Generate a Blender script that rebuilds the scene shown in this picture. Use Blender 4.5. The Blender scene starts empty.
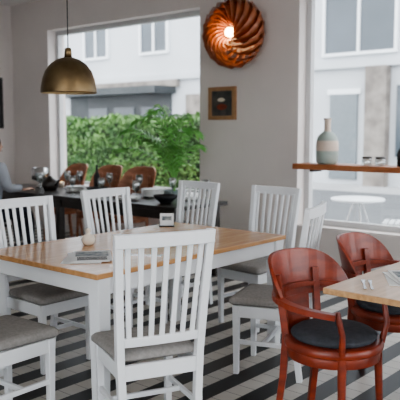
import bpy, bmesh, math, random
from mathutils import Vector, Matrix, Quaternion
random.seed(7)
D=bpy.data; S=bpy.context.scene
def link(o): S.collection.objects.link(o); return o

# ---------------------------------------------------------------- materials
def mat(name,col,rough=.5,metal=0,var=0,scale=8,stretch=(1,1,1),col2=None,bump=0,emit=None,es=0,spec=.5,coat=0):
    m=D.materials.new(name); m.use_nodes=True; nt=m.node_tree; b=nt.nodes['Principled BSDF']
    b.inputs['Base Color'].default_value=(*col,1); b.inputs['Roughness'].default_value=rough
    b.inputs['Metallic'].default_value=metal; b.inputs['Specular IOR Level'].default_value=spec
    b.inputs['Coat Weight'].default_value=coat
    if emit: b.inputs['Emission Color'].default_value=(*emit,1); b.inputs['Emission Strength'].default_value=es
    if var or col2 or bump:
        tc=nt.nodes.new('ShaderNodeTexCoord'); mp=nt.nodes.new('ShaderNodeMapping'); mp.inputs['Scale'].default_value=stretch
        nz=nt.nodes.new('ShaderNodeTexNoise'); nz.inputs['Scale'].default_value=scale; nz.inputs['Detail'].default_value=5
        nt.links.new(tc.outputs['Object'],mp.inputs[0]); nt.links.new(mp.outputs[0],nz.inputs[0])
        r=nt.nodes.new('ShaderNodeValToRGB'); r.color_ramp.elements[0].position=.35; r.color_ramp.elements[1].position=.65
        c2=col2 or tuple(min(1,c*(1-var)) for c in col)
        r.color_ramp.elements[0].color=(*c2,1); r.color_ramp.elements[1].color=(*col,1)
        nt.links.new(nz.outputs[0],r.inputs[0]); nt.links.new(r.outputs[0],b.inputs['Base Color'])
        if bump:
            bp=nt.nodes.new('ShaderNodeBump'); bp.inputs['Strength'].default_value=bump; bp.inputs['Distance'].default_value=.01
            nt.links.new(nz.outputs[0],bp.inputs['Height']); nt.links.new(bp.outputs[0],b.inputs['Normal'])
    return m
M={}
M['white']=mat('white_paint',(.80,.82,.84),.35,var=.04,scale=5)
M['oak']=mat('oak_top',(.58,.32,.145),.25,col2=(.45,.23,.095),scale=5,stretch=(9,.7,6),coat=.25)
M['oak_r']=mat('oak_top_side',(.60,.37,.19),.3,col2=(.46,.26,.12),scale=5,stretch=(9,.7,6),coat=.2)
M['shelfwood']=mat('shelf_wood',(.40,.15,.06),.4,col2=(.28,.09,.03),scale=4,stretch=(1,8,8))
M['fabric']=mat('grey_fabric',(.30,.285,.27),.9,var=.18,scale=60,bump=.2)
M['red']=mat('red_stained_wood',(.27,.040,.014),.34,col2=(.16,.021,.008),scale=4,stretch=(2,2,6),coat=.1)
M['brown']=mat('brown_wood',(.42,.18,.10),.45,col2=(.26,.10,.05),scale=4,stretch=(2,2,6))
M['darkpad']=mat('dark_cushion',(.06,.066,.08),.85,var=.3,scale=40,bump=.2)
M['wall']=mat('wall_plaster',(.72,.665,.635),.9,var=.04,scale=2.5,bump=.05)
M['ceil']=mat('ceiling_paint',(.8,.78,.76),.9,var=.03,scale=3)
M['frame']=mat('window_frame',(.62,.62,.62),.5,var=.03)
M['brass']=mat('aged_brass',(.25,.18,.10),.38,metal=1,col2=(.17,.12,.065),scale=9)
M['brassin']=mat('brass_inside',(.6,.45,.25),.5,metal=.6,var=.1)
M['black']=mat('black_matte',(.015,.015,.017),.6,var=.2)
M['darkwood']=mat('dark_wood',(.035,.028,.025),.3,col2=(.02,.016,.014),scale=4,stretch=(1,8,8))
M['copperwood']=mat('veneer_wood',(.42,.15,.07),.32,col2=(.24,.07,.03),scale=6,stretch=(3,3,3))
M['bulb']=mat('bulb_glow',(1,.8,.5),.5,emit=(1,.62,.28),es=22)
M['pframe']=mat('picture_frame_wood',(.40,.22,.11),.5,var=.2,scale=12)
M['print']=mat('art_print',(.025,.03,.035),.5,col2=(.10,.09,.08),scale=9)
M['paper']=mat('paper',(.75,.76,.76),.7,var=.05)
M['printdark']=mat('printed_photo',(.08,.11,.13),.5,col2=(.35,.36,.35),scale=30)
M['ceramic']=mat('cream_ceramic',(.75,.66,.55),.25,var=.05)
M['vase_a']=mat('vase_glaze',(.36,.42,.38),.4,var=.15,scale=12)
M['vase_b']=mat('vase_band',(.66,.54,.45),.5,var=.1,scale=12)
M['potgrey']=mat('pot_glaze',(.25,.31,.32),.4,var=.2,scale=10)
M['soil']=mat('soil',(.03,.02,.015),.95,var=.3,scale=50)
M['palm']=mat('palm_leaf',(.22,.50,.13),.4,col2=(.09,.29,.055),scale=6)
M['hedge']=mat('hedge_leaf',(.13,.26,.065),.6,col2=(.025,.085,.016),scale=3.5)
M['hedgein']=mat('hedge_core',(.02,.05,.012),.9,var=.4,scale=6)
M['steel']=mat('steel',(.6,.6,.6),.25,metal=1,var=.05)
M['china']=mat('china',(.75,.75,.73),.2,var=.03)
M['bread']=mat('bread_crust',(.45,.22,.08),.7,var=.4,scale=20)
M['facade']=mat('facade_render',(.55,.57,.59),.9,var=.10,scale=.6)
M['stone']=mat('stone_cladding',(.30,.27,.24),.9,col2=(.17,.15,.135),scale=3)
M['fglass']=mat('facade_glass',(.10,.12,.14),.15,var=.3,scale=.5)
M['shopdark']=mat('shopfront',(.02,.027,.03),.5,col2=(.045,.052,.056),scale=1)
M['door']=mat('door_grey',(.18,.205,.22),.5,var=.1)
M['pave']=mat('pavement',(.40,.40,.40),.9,var=.12,scale=1.2)
M['asph']=mat('asphalt',(.13,.135,.14),.9,var=.12,scale=1.5)
M['shirt']=mat('grey_shirt',(.36,.38,.42),.9,var=.1,scale=8)
M['trouser']=mat('trousers',(.03,.035,.05),.9,var=.1)
M['skin']=mat('skin',(.62,.38,.28),.5,var=.05)
M['hair']=mat('hair',(.05,.03,.02),.6,var=.3,scale=40)
M['lampwhite']=mat('lamp_white',(.8,.8,.8),.5,var=.02)
def glassmat(name,gl=.08,tint=(1,1,1)):
    m=D.materials.new(name); m.use_nodes=True; nt=m.node_tree; nt.nodes.clear()
    o=nt.nodes.new('ShaderNodeOutputMaterial'); t=nt.nodes.new('ShaderNodeBsdfTransparent'); t.inputs[0].default_value=(*tint,1)
    g=nt.nodes.new('ShaderNodeBsdfGlossy'); g.inputs['Roughness'].default_value=.02
    x=nt.nodes.new('ShaderNodeMixShader'); x.inputs[0].default_value=gl
    nt.links.new(t.outputs[0],x.inputs[1]); nt.links.new(g.outputs[0],x.inputs[2]); nt.links.new(x.outputs[0],o.inputs[0]); return m
M['glass']=glassmat('window_glass',.04); M['dglass']=glassmat('drinking_glass',.3,(.85,.88,.88))
def floormat():
    m=D.materials.new('striped_tile_floor'); m.use_nodes=True; nt=m.node_tree; b=nt.nodes['Principled BSDF']; b.inputs['Roughness'].default_value=.4; b.inputs['Specular IOR Level'].default_value=.35
    N=nt.nodes.new; L=nt.links.new
    tc=N('ShaderNodeTexCoord'); sp=N('ShaderNodeSeparateXYZ'); L(tc.outputs['Object'],sp.inputs[0])
    def mth(op,a,bv=None):
        n=N('ShaderNodeMath'); n.operation=op
        if isinstance(a,(int,float)): n.inputs[0].default_value=a
        else: L(a,n.inputs[0])
        if bv is not None:
            if isinstance(bv,(int,float)): n.inputs[1].default_value=bv
            else: L(bv,n.inputs[1])
        return n.outputs[0]
    w=.12
    x=mth('DIVIDE',sp.outputs[0],w); y=mth('DIVIDE',sp.outputs[1],w)
    fx=mth('FRACT',x); fy=mth('FRACT',y)
    row=mth('MODULO',mth('FLOOR',mth('ADD',x,200.)),2.)
    nz=N('ShaderNodeTexNoise'); nz.inputs['Scale'].default_value=5; L(tc.outputs['Object'],nz.inputs[0])
    g=mth('MAXIMUM',mth('GREATER_THAN',mth('ABSOLUTE',mth('SUBTRACT',fx,.5)),.48),mth('GREATER_THAN',mth('ABSOLUTE',mth('SUBTRACT',fy,.5)),.48))
    m2=N('ShaderNodeMix'); m2.data_type='RGBA'; L(g,m2.inputs['Factor']); m2.inputs['A'].default_value=(.58,.55,.50,1); m2.inputs['B'].default_value=(.16,.15,.14,1)
    mx=N('ShaderNodeMix'); mx.data_type='RGBA'; L(row,mx.inputs['Factor'])
    mx.inputs['A'].default_value=(.006,.006,.007,1); L(m2.outputs['Result'],mx.inputs['B'])
    m3=N('ShaderNodeMix'); m3.data_type='RGBA'; m3.blend_type='MULTIPLY'; m3.inputs['Factor'].default_value=.3
    L(mx.outputs['Result'],m3.inputs['A']); L(nz.outputs[0],m3.inputs['B']); L(m3.outputs['Result'],b.inputs['Base Color']); return m
M['floor']=floormat()

# ---------------------------------------------------------------- mesh builder
class MB:
    def __init__(s): s.v=[];s.f=[];s.mi=[];s.sm=[];s.mats=[]
    def add(s,vs,fs,m,smooth=False,T=None):
        if m not in s.mats: s.mats.append(m)
        k=s.mats.index(m); o=len(s.v)
        s.v+= [tuple(T@Vector(v)) if T else tuple(v) for v in vs]
        for f in fs: s.f.append([i+o for i in f]); s.mi.append(k); s.sm.append(smooth)
    def box(s,c,sz,m,T=None):
        x,y,z=[a/2 for a in sz]; vs=[(c[0]+i*x,c[1]+j*y,c[2]+k*z) for i in(-1,1) for j in(-1,1) for k in(-1,1)]
        s.add(vs,[(0,1,3,2),(4,6,7,5),(0,4,5,1),(2,3,7,6),(0,2,6,4),(1,5,7,3)],m,T=T)
    def bb(s,x0,x1,y0,y1,z0,z1,m): s.box(((x0+x1)/2,(y0+y1)/2,(z0+z1)/2),(x1-x0,y1-y0,z1-z0),m)
    def sweep(s,pts,ws,hs,m,up=(0,0,1),smooth=False):
        pts=[Vector(p) for p in pts]; n=len(pts); up=Vector(up); vs=[];fs=[]
        ws=ws if isinstance(ws,(list,tuple)) else [ws]*n; hs=hs if isinstance(hs,(list,tuple)) else [hs]*n
        for i,p in enumerate(pts):
            t=(pts[min(i+1,n-1)]-pts[max(i-1,0)]).normalized(); sd=t.cross(up).normalized(); u=sd.cross(t).normalized()
            for a,b in((-1,-1),(1,-1),(1,1),(-1,1)): vs.append(p+sd*a*ws[i]/2+u*b*hs[i]/2)
        for i in range(n-1):
            for k in range(4): fs.append((i*4+k,i*4+(k+1)%4,i*4+4+(k+1)%4,i*4+4+k))
        fs+=[(3,2,1,0),tuple(range((n-1)*4,n*4))]; s.add(vs,fs,m,smooth)
    def tube(s,pts,rs,m,n=10,smooth=True,up=None):
        pts=[Vector(p) for p in pts]; N=len(pts); rs=rs if isinstance(rs,(list,tuple)) else [rs]*N
        vs=[];fs=[]; t0=(pts[1]-pts[0]).normalized(); a=t0.orthogonal().normalized()
        for i,p in enumerate(pts):
            t=(pts[min(i+1,N-1)]-pts[max(i-1,0)]).normalized(); a=(a-t*a.dot(t)).normalized(); b=t.cross(a)
            for k in range(n):
                an=2*math.pi*k/n; vs.append(p+(a*math.cos(an)+b*math.sin(an))*rs[i])
        for i in range(N-1):
            for k in range(n): fs.append((i*n+k,i*n+(k+1)%n,(i+1)*n+(k+1)%n,(i+1)*n+k))
        s.add(vs,fs,m,smooth); s.add(vs[:n],[tuple(range(n))[::-1]],m); s.add(vs[-n:],[tuple(range(n))],m)
    def lathe(s,prof,c,m,n=28,T=None,smooth=True):
        vs=[];fs=[]
        for r,z in prof:
            for k in range(n): a=2*math.pi*k/n; vs.append((c[0]+r*math.cos(a),c[1]+r*math.sin(a),c[2]+z))
        for i in range(len(prof)-1):
            for k in range(n): fs.append((i*n+k,i*n+(k+1)%n,(i+1)*n+(k+1)%n,(i+1)*n+k))
        s.add(vs,fs,m,smooth,T)
    def loft(s,rings,m,smooth=True):
        n=len(rings[0]); vs=[v for r in rings for v in r]; fs=[]
        for i in range(len(rings)-1):
            for k in range(n): fs.append((i*n+k,i*n+(k+1)%n,(i+1)*n+(k+1)%n,(i+1)*n+k))
        fs+=[tuple(range(n))[::-1],tuple(range((len(rings)-1)*n,len(rings)*n))]; s.add(vs,fs,m,smooth)
    def arc(s,c,r,a0,a1,z0,z1,th,m,n=20,lean=0):
        vs=[];fs=[]
        zb=z0(.5)
        for i in range(n+1):
            t=i/n; a=math.radians(a0+(a1-a0)*t)
            for (rr,z) in ((r-th/2,z0(t)),(r+th/2,z0(t)),(r+th/2,z1(t)),(r-th/2,z1(t))):
                R=rr+lean*(z-zb); vs.append((c[0]+R*math.cos(a),c[1]+R*math.sin(a),z))
        for i in range(n):
            for k in range(4): fs.append((i*4+k,i*4+(k+1)%4,i*4+4+(k+1)%4,i*4+4+k))
        fs+=[(3,2,1,0),tuple(range(n*4,n*4+4))]; s.add(vs,fs,m)
    def mesh(s,name):
        me=D.meshes.new(name); me.from_pydata(s.v,[],s.f)
        for m in s.mats: me.materials.append(M[m])
        for p,k,sm in zip(me.polygons,s.mi,s.sm): p.material_index=k; p.use_smooth=sm
        bm=bmesh.new(); bm.from_mesh(me); bmesh.ops.recalc_face_normals(bm,faces=bm.faces); bm.to_mesh(me); bm.free(); return me
def put(name,me,loc=(0,0,0),rz=0,bevel=0,parent=None):
    if isinstance(me,MB): me=me.mesh(name)
    o=link(D.objects.new(name,me)); o.location=loc; o.rotation_euler[2]=math.radians(rz)
    if bevel:
        b=o.modifiers.new('bevel','BEVEL'); b.width=bevel; b.segments=2; b.limit_method='ANGLE'; b.angle_limit=math.radians(50)
    if parent: o.parent=parent
    return o
def rring(hx0,hx1,hy0,hy1,r,z,n=5,inset=0):
    out=[]
    x0=hx0+inset;x1=hx1-inset;a=hy0-inset;b=hy1-inset
    for (cx,cy,st) in ((x1-r,b-r,0),(x0+r,a-r,90),(x0+r,-a+r,180),(x1-r,-b+r,270)):
        for k in range(n+1):
            an=math.radians(st+90*k/n); out.append((cx+r*math.cos(an),cy+r*math.sin(an),z))
    return out

# ---------------------------------------------------------------- room shell
WY=6.1
b=MB()
b.bb(-9.26,-8.08,WY,WY+.3,0,3.3,'wall'); b.bb(-5.22,-3.87,WY,WY+.3,0,3.3,'wall')
b.bb(-.55,-.1,WY,WY+.3,0,3.3,'wall'); b.bb(2.3,2.8,WY,WY+.3,0,3.3,'wall')
for x0,x1,zs in((-8.08,-5.22,.66),(-3.87,-.55,.45),(-.1,2.3,.45)):
    b.bb(x0,x1,WY,WY+.3,0,zs,'wall'); b.bb(x0,x1,WY,WY+.3,2.86,3.3,'wall')
put('wall_front',b)
b=MB(); b.bb(-9.26,-8.96,-2.8,WY,0,3.3,'wall'); put('wall_left',b)
b=MB(); b.bb(-9.26,2.8,-2.8,-2.5,0,.5,'wall'); b.bb(-9.26,2.8,-2.8,-2.5,2.8,3.3,'wall')
for x0,x1 in((-9.26,-3),(1.0,2.8)): b.bb(x0,x1,-2.8,-2.5,.5,2.8,'wall')
put('wall_back',b)
b=MB(); b.bb(2.5,2.8,-2.5,WY,0,.5,'wall'); b.bb(2.5,2.8,-2.5,WY,2.8,3.3,'wall')
for y0,y1 in((-2.5,-.8),(1.2,2.2),(5.6,WY)): b.bb(2.5,2.8,y0,y1,.5,2.8,'wall')
put('wall_right',b)
b=MB(); b.bb(-9.26,2.8,-2.8,WY+.3,-.15,0,'floor'); put('floor',b)
b=MB(); b.bb(-9.26,2.8,-2.8,WY+.3,3.3,3.45,'ceil'); put('ceiling',b)
b=MB(); b.bb(-8.96,2.5,WY-.02,WY,0,.1,'frame'); put('baseboard_front',b)
b=MB(); b.bb(-8.96,-8.94,-2.5,WY-.02,0,.1,'frame'); put('baseboard_left',b)
def window(i,x0,x1,z0,z1,mull=()):
    b=MB(); f=.06; y0=WY+.14;y1=WY+.21
    b.bb(x0,x0+f,y0,y1,z0,z1,'frame'); b.bb(x1-f,x1,y0,y1,z0,z1,'frame'); b.bb(x0+f,x1-f,y0,y1,z0,z0+f,'frame'); b.bb(x0+f,x1-f,y0,y1,z1-f,z1,'frame')
    for mx in mull: b.bb(mx-.03,mx+.03,y0,y1,z0+f,z1-f,'frame')
    b.bb(x0+f,x1-f,WY+.17,WY+.176,z0+f,z1-f,'glass'); put('window_%d'%i,b)
window(1,-8.08,-5.22,.66,2.86); window(2,-3.87,-.55,.45,2.86); window(3,-.1,2.3,.45,2.86)  # the third window is out of view, added to let in more daylight
b=MB(); b.bb(-8.1,-5.2,WY-.06,WY+.14,.66,.69,'frame'); put('trim_1',b,bevel=.004)

# ---------------------------------------------------------------- exterior
b=MB(); b.bb(-60,30,6.4,60,-.25,-.16,'pave'); b.bb(-60,30,-30,-2.8,-.25,-.16,'pave'); b.bb(2.8,30,-2.8,6.4,-.25,-.16,'pave'); put('ground_pavement',b)
b=MB(); b.bb(-60,30,10.5,16,-.16,-.15,'asph'); put('street_road',b)
b=MB(); FY=18.2
b.bb(-45,12,FY,FY+6,-.16,11,'facade')
b.bb(-45,12,FY-.15,FY,3.25,3.45,'facade')
b.bb(-22.6,-16.9,FY-.05,FY,0,3.0,'shopdark')
b.bb(-22.8,-16.7,FY-1.1,FY,2.75,3.0,'shopdark')
b.bb(-23,-16.5,FY-.2,FY,3.0,3.25,'stone')
for x in(-21.4,-19.9,-18.4): b.bb(x,x+1.1,FY-.08,FY-.05,.5,2.3,'fglass')
def fw(x0,x1,z0,z1):
    b.bb(x0,x1,FY-.04,FY,z0,z1,'fglass'); f=.09
    for a in((x0-f,x0,z0-f,z1+f),(x1,x1+f,z0-f,z1+f),((x0+x1)/2-.04,(x0+x1)/2+.04,z0,z1),(x0,x1,z0-f,z0),(x0,x1,z1,z1+f)): b.bb(a[0],a[1],FY-.1,FY,a[2],a[3],'white')
for x in(-38,-34.5,-31,-27.5,-24.5,-21.6,-18.4,-15,-12.6,-7,-4,-1): 
    fw(x,x+1.3,4.3,5.7); fw(x,x+1.3,7.2,8.6)
fw(-10.6,-8.4,3.7,5.3); fw(-10.6,-8.4,7.2,8.6)
b.bb(-16.2,-13.5,FY-.05,FY,0,2.7,'stone')
b.bb(-10.4,-9.5,FY-.06,FY,0,2.5,'door'); b.bb(-10.5,-9.4,FY-.05,FY,2.5,2.65,'white')
b.bb(-9.15,-8.5,FY-.3,FY,-.16,3.25,'stone'); b.bb(-8.3,-6.5,FY-.05,FY,.7,2.7,'fglass'); b.bb(-12.6,-11.2,FY-.05,FY,.9,2.6,'fglass')
put('apartment_building',b)
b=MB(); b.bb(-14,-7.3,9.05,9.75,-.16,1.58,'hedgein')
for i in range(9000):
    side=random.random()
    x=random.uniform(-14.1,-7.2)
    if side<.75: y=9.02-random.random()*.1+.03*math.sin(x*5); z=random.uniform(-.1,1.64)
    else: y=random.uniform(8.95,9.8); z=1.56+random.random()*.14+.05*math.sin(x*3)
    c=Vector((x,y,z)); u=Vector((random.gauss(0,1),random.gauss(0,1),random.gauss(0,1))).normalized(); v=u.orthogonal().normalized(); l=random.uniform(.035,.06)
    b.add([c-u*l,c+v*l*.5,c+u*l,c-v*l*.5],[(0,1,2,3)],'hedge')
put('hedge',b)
b=MB(); T=(-4.15,8.0)
b.lathe([(0,.70),(.34,.70),(.35,.715),(.34,.73),(0,.73)],(0,0,0),'white')
for a in range(4):
    an=math.radians(45+90*a); b.tube([(.05*math.cos(an),.05*math.sin(an),.7),(.28*math.cos(an),.28*math.sin(an),.0)],.014,'steel',8)
b.lathe([(.13,.33),(.14,.34),(.13,.35)],(0,0,0),'white'); put('bistro_table',b,(T[0],T[1],-.16))
b=MB()
for y in(-.19,.19):
    b.tube([(-.18,y,.88),(.02,y,.45),(.2,y,0)],.013,'steel',8); b.tube([(.2,y*.9,.45),(-.02,y*.9,.2),(-.2,y*.9,0)],.013,'steel',8)
for k in range(6): b.box((-.17+.075*k,0,.46),(.055,.42,.015),'white')
for k in range(3): b.box((-.165+.03*k+.0,0,.84-.1*k),(.014,.40,.05),'white')
me=b.mesh('bistro_chair'); put('bistro_chair',me,(-3.55,8.05,-.16),200); put('bistro_chair.001',me,(-4.85,7.7,-.16),15); put('bistro_chair.002',me,(-2.9,7.3,-.16),120)

# ---------------------------------------------------------------- white dining chair
def dchair():
    b=MB(); H=1.015; sd=.38
    for s in(-1,1):
        b.sweep([(-.03,s*.175,0),(0,s*.182,.25),(.0,s*.19,.46),(-.03,s*.202,.72),(-.075,s*.215,H)],[.036]*5,[.032,.036,.04,.036,.03],'white',up=(1,0,0))
        b.sweep([(sd-.025,s*.175,0),(sd-.025,s*.18,.42)],[.030,.04],[.030,.04],'white',up=(1,0,0))
        b.box((sd/2-.01,s*.182,.385),(sd-.04,.022,.07),'white'); b.box((sd/2-.01,s*.18,.2),(sd-.05,.018,.026),'white')
    b.box((sd-.025,0,.385),(.022,.34,.07),'white'); b.box((0,0,.385),(.022,.35,.07),'white'); b.box((sd/2,0,.2),(.02,.34,.024),'white')
    b.sweep([(-.075+(-.022)*(1-(y/.225)**2),y,H-.03) for y in [-.228+.456*i/10 for i in range(11)]],.026,.06,'white')
    b.sweep([(-.005-.012*(1-(y/.2)**2),y,.525) for y in [-.19+.38*i/8 for i in range(9)]],.022,.04,'white')
    for k in range(7):
        t=(k-3)/3; yb=.15*t; yt=.172*t; bow=-.02*(1-t*t)
        b.sweep([(-.008+bow*.5,yb,.53),(-.035+bow,(yb+yt)/2,.75),(-.072+bow,yt,H-.045)],[.024]*3,[.011]*3,'white',up=(1,0,0))
    rr=[rring(.015,sd+.02,.19,.215,.03,.425,inset=.012),rring(.015,sd+.02,.19,.215,.03,.435),rring(.015,sd+.02,.19,.215,.03,.455),rring(.015,sd+.02,.19,.215,.03,.468,inset=.012),rring(.015,sd+.02,.19,.215,.02,.474,inset=.045)]
    b.loft(rr,'fabric'); return b.mesh('dining_chair')
dc=dchair()
chairs=[(-2.06,2.135,155),(-2.88,1.66,92),(-3.62,2.56,0),(-3.72,3.36,0),(-2.12,3.42,199),(-2.95,4.27,-94),(-3.74,4.28,-94)]
for i,(x,y,r) in enumerate(chairs): put('dining_chair' if i==0 else 'dining_chair.%03d'%i,dc,(x,y,0),r,bevel=.003)

# ---------------------------------------------------------------- long table
b=MB(); x0,x1,y0,y1=-3.5,-2.49,2.14,3.80
b.bb(x0,x1,y0,y1,.722,.75,'oak')
for x in(x0+.05,x1-.05-.0):
    for y in(y0+.06,y1-.06): b.sweep([(x,y,0),(x,y,.722)],[.065,.08],[.065,.08],'white',up=(1,0,0))
for x in(x0+.04,x1-.04): b.bb(x-.011,x+.011,y0+.1,y1-.1,.63,.722,'white')
for y in(y0+.05,y1-.05): b.bb(x0+.09,x1-.09,y-.011,y+.011,.63,.722,'white')
put('dining_table',b,bevel=.004)

# ---------------------------------------------------------------- right table
b=MB(); b.bb(-1.52,-.78,2.62,4.2,.722,.75,'oak_r')
for y in(3.0,3.82):
    b.bb(-1.2,-1.12,y-.04,y+.04,.06,.7,'darkwood'); b.bb(-1.3,-.92,y-.04,y+.04,0,.06,'darkwood'); b.bb(-1.4,-.92,y-.03,y+.03,.69,.722,'darkwood')
put('dining_table.001',b,bevel=.004)

# ---------------------------------------------------------------- round armchair
def rchair(wood,pad,name,back=.84):
    b=MB(); R=.235
    b.lathe([(0,.405),(R-.02,.405),(R,.41),(R+.005,.43),(R-.005,.45),(R-.03,.452),(0,.45)],(0,0,0),wood,40)
    b.lathe([(0,.45),(R-.045,.45),(R-.03,.462),(R-.028,.478),(R-.05,.492),(R-.1,.5),(0,.503)],(0,0,0),pad,40)
    b.lathe([(R-.03,.36),(R-.012,.36),(R-.012,.405),(R-.03,.405),(R-.03,.36)],(0,0,0),wood,40)
    for an in(42,-42):
        a=math.radians(an); c,s_=math.cos(a),math.sin(a)
        b.tube([(c*.235,s_*.235,0),(c*.222,s_*.222,.2),(c*.212,s_*.212,.41)],[.014,.018,.021],wood,10)
        b.tube([(c*.225,s_*.235,.43),(c*.245,s_*.262,.53),(c*.21,s_*.275,.635)],[.016,.014,.014],wood,10)
    for an in(148,-148):
        a=math.radians(an); c,s_=math.cos(a),math.sin(a)
        b.sweep([(c*.285,s_*.25,0),(c*.25,s_*.235,.22),(c*.232,s_*.23,.44),(c*.262,s_*.255,.62),(c*.28,s_*.27,back-.1)],[.034]*5,[.03,.034,.038,.034,.024],wood,up=(c,s_,0))
    pts=[]
    for i in range(33):
        t=-1+2*i/32; a=math.radians(180+t*130); r=.268+.01*abs(t); z=.66-.035*t*t
        pts.append((r*math.cos(a),r*math.sin(a)*1.06,z))
    b.sweep(pts,.045,.028,wood)
    def top(t):
        q=abs(2*t-1); return back-(back-.665)*(q**3.6)
    b.arc((0,0,0),.266,112,248,lambda t:.60+.045*abs(2*t-1)**2,top,.018,wood,32,lean=.22)
    b.arc((0,0,0),.240,158,202,lambda t:.44,lambda t:.61,.014,wood,10,lean=.12)
    return b.mesh(name)
rc=rchair('red','darkpad','armchair')
put('armchair',rc,(-1.60,2.87,0),-8,bevel=.003); put('armchair.001',rc,(-1.63,3.60,0),3,bevel=.003)
bc=rchair('brown','darkpad','brown_armchair',1.0)
put('brown_armchair',bc,(-6.55,5.62,0),-90,bevel=.003); put('brown_armchair.001',bc,(-5.95,5.62,0),-84,bevel=.003); put('brown_armchair.002',bc,(-7.2,5.6,0),-95,bevel=.003)

# ---------------------------------------------------------------- dark table with clutter
b=MB(); b.bb(-7.5,-4.15,4.5,5.28,.71,.75,'darkwood')
for x in(-7.4,-5.9,-4.25):
    for y in(4.57,5.2): b.bb(x-.035,x+.035,y-.035,y+.035,0,.71,'darkwood')
b.bb(-7.35,-4.25,4.56,4.58,.62,.71,'darkwood'); put('buffet_table',b,bevel=.004)
def plates(n,r=.12):
    b=MB()
    for k in range(n): b.lathe([(0,.0),(r*.6,.0),(r,.018),(r,.022),(r*.6,.006),(0,.006)],(0,0,k*.011),'china',28)
    return b
for i,(x,y,n) in enumerate(((-4.5,5.08,3),(-5.0,5.08,7),(-5.5,4.72,2),(-6.1,4.95,5),(-4.98,4.7,2))): put('plate_stack' if i==0 else 'plate_stack.%03d'%i,plates(n),(x,y,.75))
b=MB(); b.lathe([(0,0),(.033,0),(.034,.004),(.006,.01),(.005,.09),(.03,.12),(.042,.17),(.034,.215),(.032,.215),(.04,.17),(.028,.122),(0,.1)],(0,0,0),'dglass',20); wg=b.mesh('wine_glass')
for i,(x,y) in enumerate(((-4.75,5.12),(-4.75,4.6),(-5.28,4.62),(-5.3,5.18),(-5.78,5.18),(-5.78,4.65),(-6.35,4.65),(-6.3,5.18),(-6.5,5.15),(-4.28,5.1))): put('wine_glass' if i==0 else 'wine_glass.%03d'%i,wg,(x,y,.75))
b=MB(); b.lathe([(0,0),(.05,0),(.11,.05),(.12,.075),(.115,.075),(.1,.05),(0,.015)],(0,0,0),'black',28); bw=b.mesh('serving_bowl'); put('serving_bowl',bw,(-5.70,4.93,.75)); put('serving_bowl.001',bw,(-4.5,4.75,.75))
b=MB(); b.lathe([(0,0),(.07,0),(.1,.05),(.09,.11),(.04,.14),(.03,.15),(.015,.165),(0,.17)],(0,0,0),'darkwood',28)
b.tube([(.09,0,.06),(.14,0,.09),(.165,0,.13)],[.018,.013,.01],'darkwood'); b.tube([(-.085,0,.11),(-.14,0,.11),(-.14,0,.05),(-.09,0,.04)],.008,'darkwood'); put('teapot',b,(-6.5,4.9,.75),0)
b=MB(); b.lathe([(0,0),(.05,0),(.045,.02),(.012,.03),(.012,.07),(.10,.10),(.11,.17),(.09,.24),(.085,.24),(.1,.17),(.09,.11),(0,.09)],(0,0,0),'steel',28); put('glass_bowl_vase',b,(-6.90,5.05,.75))
b=MB(); b.lathe([(0,0),(.035,0),(.04,.07),(.037,.07),(.03,.02),(0,.02)],(0,0,0),'ceramic',20); b.lathe([(0,.02),(.012,.03),(.008,.06),(0,.075)],(0,0,0),'bulb',12); put('candle_holder',b,(-6.68,5.2,.75))
b=MB(); b.lathe([(0,0),(.09,0),(.13,.07),(.135,.08),(.125,.08),(.085,.01),(0,.01)],(0,0,0),'brown',28)
for k in range(5):
    a=k*1.256; b.lathe([(0,-.035),(.03,-.025),(.042,0),(.03,.025),(0,.035)],(.06*math.cos(a),.06*math.sin(a),.06),'bread',14)
put('bread_basket',b,(-5.28,4.9,.75))
b=MB(); b.lathe([(0,0),(.036,0),(.037,.17),(.014,.22),(.013,.29),(.016,.3),(0,.3)],(0,0,0),'black',20); wb=b.mesh('wine_bottle')
put('wine_bottle',wb,(-6.02,5.2,.75))
# ---------------------------------------------------------------- palm (arching pinnate fronds)
b=MB(); b.lathe([(0,.46),(.09,.46),(.105,.5),(.125,.7),(.13,.8),(.12,.8),(.112,.76),(0,.75)],(0,0,0),'potgrey',28); b.lathe([(0,.765),(.112,.765)],(0,0,0),'soil',28)
specs=[(222,1.2,.42),(205,1.05,.56),(240,.95,.5),(190,1.35,.26),(215,.75,.62),(250,1.25,.3),(175,.9,.45),(200,1.4,.16),(265,.9,.5),(40,1.25,.15),(20,1.0,.25),(0,.8,.32),(330,1.05,.28),(300,.8,.45),(90,1.25,.12)]
for (az,L,reach) in specs:
    a=math.radians(az); d=Vector((math.cos(a),math.sin(a),0)); NP=16
    pts=[]
    for k in range(NP+1):
        t=k/NP; pts.append(Vector((0,0,.76))+d*(reach*t**1.5)+Vector((0,0,L*(t*1.25-.6*t**2.4))))
    b.tube(pts,[.007*(1-.8*k/NP)+.001 for k in range(NP+1)],'palm',5)
    for k in range(4,NP+1):
        p=pts[k]; t=(pts[min(k+1,NP)]-pts[k-1]).normalized(); sd=t.cross(Vector((0,0,1))).normalized(); l=.19*math.sin(math.pi*(k-2)/(NP-.5))+.05
        for s in(-1,1):
            dr=(sd*s+t*.75+Vector((0,0,.05))).normalized(); tip=p+dr*l+Vector((0,0,-.07)); w=t*.011; mid=p+dr*l*.5
            b.add([p-w*.5,p+w*.5,mid+w,tip,mid-w],[(0,1,2,3,4)],'palm')
put('potted_palm',b,(-5.0,5.42,0))
b=MB(); b.lathe([(0,.43),(.17,.43),(.17,.46),(0,.46)],(0,0,0),'darkwood',28)
for k in range(3):
    a=math.radians(30+120*k); b.tube([(.1*math.cos(a),.1*math.sin(a),.43),(.15*math.cos(a),.15*math.sin(a),0)],.014,'darkwood')
put('plant_stand',b,(-5.0,5.42,0))

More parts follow.
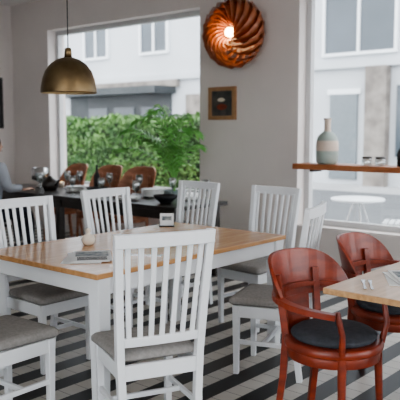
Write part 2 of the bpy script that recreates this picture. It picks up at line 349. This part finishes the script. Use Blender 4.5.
# ---------------------------------------------------------------- shelf + vase
b=MB(); b.bb(-3.74,-.6,WY-.30,WY+.0,1.06,1.115,'shelfwood')
for x in(-3.6,-2.1,-.7): b.bb(x,x+.03,WY-.2,WY,1.03,1.06,'black')
put('window_bar_shelf',b,bevel=.004)
b=MB(); b.lathe([(0,0),(.085,0),(.105,.02),(.11,.09),(.11,.13)],(0,0,0),'vase_a',30); b.lathe([(.11,.13),(.112,.15),(.11,.2),(.105,.23)],(0,0,0),'vase_b',30)
b.lathe([(.105,.23),(.095,.27),(.06,.305),(.038,.32)],(0,0,0),'vase_a',30); b.lathe([(.038,.32),(.032,.35),(.033,.42),(.04,.45),(.034,.45),(.025,.42),(0,.38)],(0,0,0),'vase_b',30); put('ceramic_vase',b,(-3.42,5.93,1.115))
b=MB(); b.lathe([(0,0),(.045,0),(.05,.01),(.05,.055),(.043,.065)],(0,0,0),'dglass',20); b.lathe([(.045,.065),(.047,.068),(.047,.083),(0,.085)],(0,0,0),'darkwood',20); jr=b.mesh('storage_jar')
put('storage_jar',jr,(-2.99,5.93,1.115)); put('storage_jar.001',jr,(-2.87,5.96,1.115))
b=MB(); b.lathe([(0,0),(.035,0),(.037,.12),(.014,.17),(.013,.22),(.016,.225),(0,.225)],(0,0,0),'black',20); put('glass_bottle',b,(-2.66,5.95,1.115))

# ---------------------------------------------------------------- pendant lamp over table
b=MB(); R=.172
pr=[(.0,.215),(.03,.213),(.07,.2),(.11,.172),(.142,.13),(.16,.08),(.169,.03),(R,0)]
b.lathe(pr,(0,0,0),'brass',48); b.lathe([(r*.975,z-.004) for r,z in pr],(0,0,0),'brassin',48); b.lathe([(R,0),(R*.975,-.004)],(0,0,0),'brass',48)
b.lathe([(.0,.27),(.018,.27),(.022,.25),(.024,.212),(0,.212)],(0,0,0),'brass',20); b.tube([(0,0,.26),(0,0,3.3-1.68-.03)],.0035,'black',8)
b.lathe([(0,3.3-1.68),(.05,3.3-1.68),(.045,3.27-1.68),(0,3.265-1.68)],(0,0,0),'brass',24)
b.lathe([(0,.05),(.02,.055),(.03,.08),(.02,.12),(.015,.2)],(0,0,0),'lampwhite',16)
put('pendant_lamp',b,(-3.375,2.70,1.68))

# ---------------------------------------------------------------- swirl wooden wall lamp
b=MB(); nb=17
for i in range(nb):
    a0=2*math.pi*i/nb
    prof=[(.085,.30,-.1),(.14,.345,.12),(.21,.35,.34),(.29,.305,.56),(.345,.22,.78),(.36,.13,1.0),(.30,.06,1.2),(.18,.03,1.35)]
    vs=[]
    for (r,dp,ph) in prof:
        for (dr,dd,dph) in((-.02,.045,-.42),(0,-.0,.05),(.025,-.04,.42)):
            w=2*math.pi/nb*.95
            an=a0+ph*1.5+dph*w; rr=r+dr; vs.append((rr*math.cos(an),-dp+dd,rr*math.sin(an)))
    fs=[]
    for k in range(len(prof)-1):
        for j in range(2): fs.append((k*3+j,k*3+j+1,k*3+4+j,k*3+3+j))
    b.add(vs,fs,'copperwood',True)
T=Matrix.Rotation(math.radians(90),4,'X')
b.lathe([(0,0),(.09,0),(.09,.03),(.03,.04),(.025,.15),(0,.15)],(0,0,0),'black',24,T)
b.lathe([(0,.16),(.03,.18),(.052,.23),(.048,.28),(.0,.305)],(0,0,0),'bulb',20,T)
sl=put('wooden_wall_lamp',b,(-4.58,WY,2.49)); sm=sl.modifiers.new('s','SOLIDIFY'); sm.thickness=.004

def picture(name,w,h,loc,rz,mf='pframe'):
    b=MB(); f=.045
    b.box((0,-.012,0),(w-.02,.02,h-.02),'print')
    for sx in(-1,1): b.box((sx*(w-f)/2,-.018,0),(f,.036,h),mf)
    for sz in(-1,1): b.box((0,-.018,sz*(h-f)/2),(w-2*f,.036,f),mf)
    if mf=='pframe':
        b.lathe([(0,0),(.03,0),(.075,.002)],(0,0,0),'red',20,Matrix.Translation((0,-.0225,-.04))@Matrix.Rotation(math.radians(90),4,'X')@Matrix.Diagonal((1,.45,1,1)))
        b.lathe([(0,0),(.02,0),(.045,.002)],(0,0,0),'ceramic',20,Matrix.Translation((-.01,-.0226,.04))@Matrix.Rotation(math.radians(90),4,'X')@Matrix.Diagonal((1.2,.5,1,1)))
    put(name,b,loc,rz,bevel=.003)
picture('framed_picture',.39,.37,(-4.87,WY,1.75),0); picture('framed_picture.001',.9,.75,(-8.96,5.45,1.85),90,'black')

# ---------------------------------------------------------------- tabletop items
def menu(name,loc,rz,rots=(-7,4,0)):
    b=MB(); n=len(rots)
    for k,r in enumerate(rots):
        T=Matrix.Rotation(math.radians(r),4,'Z'); ox=.02*(k-1)
        b.box((ox,ox*.5,.002+.004*k),(.21,.29,.003),'paper',T)
    z=.004*n
    b.box((0.02,.06,z),(.18,.13,.001),'printdark',T); 
    for k in range(6): b.box((0.02,-.03-.017*k,z),(.16,.006,.001),'black',T)
    put(name,b,loc,rz)
menu('menu_booklet',(-2.86,2.40,.75),50)
menu('menu_booklet.001',(-1.28,3.04,.75),38)
b=MB(); b.lathe([(0,0),(.024,0),(.038,.014),(.045,.036),(.036,.058),(.013,.068),(.011,.078),(.018,.088),(.014,.1),(0,.105)],(0,0,0),'ceramic',24); put('salt_shaker',b,(-3.19,2.68,.75))
b=MB(); b.box((0,0,.004),(.11,.05,.008),'black'); b.box((0,.0,.052),(.10,.012,.088),'paper'); b.box((0,-.0065,.06),(.07,.001,.03),'printdark'); put('table_card',b,(-3.38,3.58,.75),40)
b=MB()
for k in range(2):
    b.sweep([(k*.03,-.09,.004),(k*.03,.0,.004),(k*.03,.03,.004),(k*.03,.1,.004)],[.012,.006,.012,.02],[.003]*4,'steel')
cm=b.mesh('cutlery_set')
put('cutlery_set',cm,(-2.68,2.66,.75),-60); put('cutlery_set.001',cm,(-1.40,2.78,.75),30)

# ---------------------------------------------------------------- seated person (cut by left frame edge)
PX,PY=-6.75,4.26
per=link(D.objects.new('seated_person',None)); per.location=(PX,PY,0)
def skin(name,verts,edges,m,root=0):
    me=D.meshes.new(name); me.from_pydata([v[:3] for v in verts],edges,[]); me.materials.append(M[m]); o=link(D.objects.new(name,me)); o.parent=per
    bm=bmesh.new(); bm.from_mesh(me); ly=bm.verts.layers.skin.verify()
    for v,q in zip(bm.verts,verts):
        r=q[3]; v[ly].radius=(r,q[4] if len(q)>4 else r); v[ly].use_root=(v.index==root)
    bm.to_mesh(me); bm.free()
    o.modifiers.new('skin','SKIN').use_smooth_shade=True; sb=o.modifiers.new('sub','SUBSURF'); sb.levels=2; sb.render_levels=2; return o
skin('shirt',[(0,0,.54,.15,.12),(0,.0,.68,.15,.115),(0,.02,.85,.17,.12),(0,.02,1.02,.145,.10),(0,.03,1.10,.06),(.18,.02,1.03,.08),(.26,.06,.80,.06),(.2,.28,.80,.04),(-.18,.02,1.03,.08),(-.26,.06,.80,.06),(-.2,.28,.80,.04)],
 [(0,1),(1,2),(2,3),(3,4),(3,5),(5,6),(6,7),(3,8),(8,9),(9,10)],'shirt')
skin('trousers',[(0,0,.51,.13,.11),(.1,.06,.51,.09),(.13,.42,.5,.065),(.13,.44,.1,.045),(-.1,.06,.51,.09),(-.13,.42,.5,.065),(-.13,.44,.1,.045)],[(0,1),(1,2),(2,3),(0,4),(4,5),(5,6)],'trouser')
b=MB()
for s in(-1,1): b.loft([[(s*.13+x*.045,.47+y*.12,z) for x,y in [(math.cos(t*math.pi/8),math.sin(t*math.pi/8)) for t in range(16)]] for z in(0,.05,.085)],'black')
put('shoes',b,parent=per)
skin('neck',[(0,.03,1.06,.05),(0,.04,1.16,.05),(0,.05,1.22,.06)],[(0,1),(1,2)],'skin')
b=MB(); hd=Matrix.Translation((0,.06,1.27))@Matrix.Diagonal((.078,.098,.118,1))
b.lathe([(math.sin(math.pi*k/14)*(1 if k<8 else 1-.05*(k-8)),math.cos(math.pi*k/14)) for k in range(15)],(0,0,0),'skin',24,hd)
b.tube([(0,.15,1.29),(0,.168,1.26),(0,.172,1.25)],[.008,.012,.01],'skin',8)
for s in(-1,1):
    b.lathe([(0,.012),(.012,.006),(.012,-.006),(0,-.012)],(s*.03,.146,1.29),'china',10); b.lathe([(0,.03),(.014,.02),(.014,-.02),(0,-.03)],(s*.08,.05,1.27),'skin',10)
b.box((0,.15,1.215),(.04,.01,.008),'red')
put('head',b,parent=per)
b=MB(); b.lathe([(math.sin(math.pi*k/14),math.cos(math.pi*k/14)) for k in range(9)],(0,0,0),'hair',24,Matrix.Translation((0,.045,1.29))@Matrix.Diagonal((.086,.1,.115,1))); put('hair',b,parent=per)
b=MB()
for s in(-1,1):
    b.loft([[(s*.2+x*.035*q,.33+dy,.775+z*.014) for x,z in [(math.cos(t*math.pi/6),math.sin(t*math.pi/6)) for t in range(12)]] for dy,q in((-.04,.7),(0,1),(.045,1.1))],'skin')
    for k,l in enumerate((.06,.075,.07,.055)):
        x=s*.2+(k-1.5)*.02; b.tube([(x,.37,.78),(x,.37+l*.5,.785),(x,.37+l,.765)],[.009,.009,.007],'skin',8)
    b.tube([(s*.17,.32,.775),(s*.15,.35,.77),(s*.15,.375,.765)],[.011,.01,.008],'skin',8)
put('hands',b,parent=per)
b=MB(); b.lathe([(0,.36),(.18,.36),(.19,.375),(.18,.39),(0,.39)],(0,0,0),'darkwood',28)
for k in range(4):
    a=math.radians(45+90*k); b.tube([(.13*math.cos(a),.13*math.sin(a),.36),(.18*math.cos(a),.18*math.sin(a),0)],.015,'darkwood')
put('bar_stool',b,(PX,PY-.02,0))

# ---------------------------------------------------------------- lights
w=D.worlds.new('World'); S.world=w; w.use_nodes=True; bg=w.node_tree.nodes['Background']; bg.inputs[0].default_value=(.90,.95,1,1); bg.inputs[1].default_value=5.2
def add_fill(n,x,y,p):
    l=D.lights.new('light',type='AREA'); l.energy=p; l.size=.9; l.color=(1,.90,.80); o=link(D.objects.new(n,l)); o.location=(x,y,3.22)
add_fill('fill_light',-.6,-.8,22); add_fill('fill_light.001',.9,2.6,18)  # area lamps added out of view as interior fill, no fixtures
l=D.lights.new('l',type='POINT'); l.energy=3; l.color=(1,.6,.3); l.shadow_soft_size=.04; o=link(D.objects.new('wall_lamp_light',l)); o.location=(-4.58,WY-.36,2.49)

# ---------------------------------------------------------------- camera
cam=D.cameras.new('camera'); cam.sensor_width=36; cam.lens=61.2; co=link(D.objects.new('camera',cam)); co.location=(0,0,1.45)
p=math.radians(5.88); f=Vector((-.65*math.cos(p),.76*math.cos(p),-math.sin(p))); co.rotation_euler=f.to_track_quat('-Z','Y').to_euler()
cam.dof.use_dof=True; cam.dof.focus_distance=3.3; cam.dof.aperture_fstop=4.0; cam.clip_end=200
S.camera=co
S.view_settings.look='AgX - Medium High Contrast'
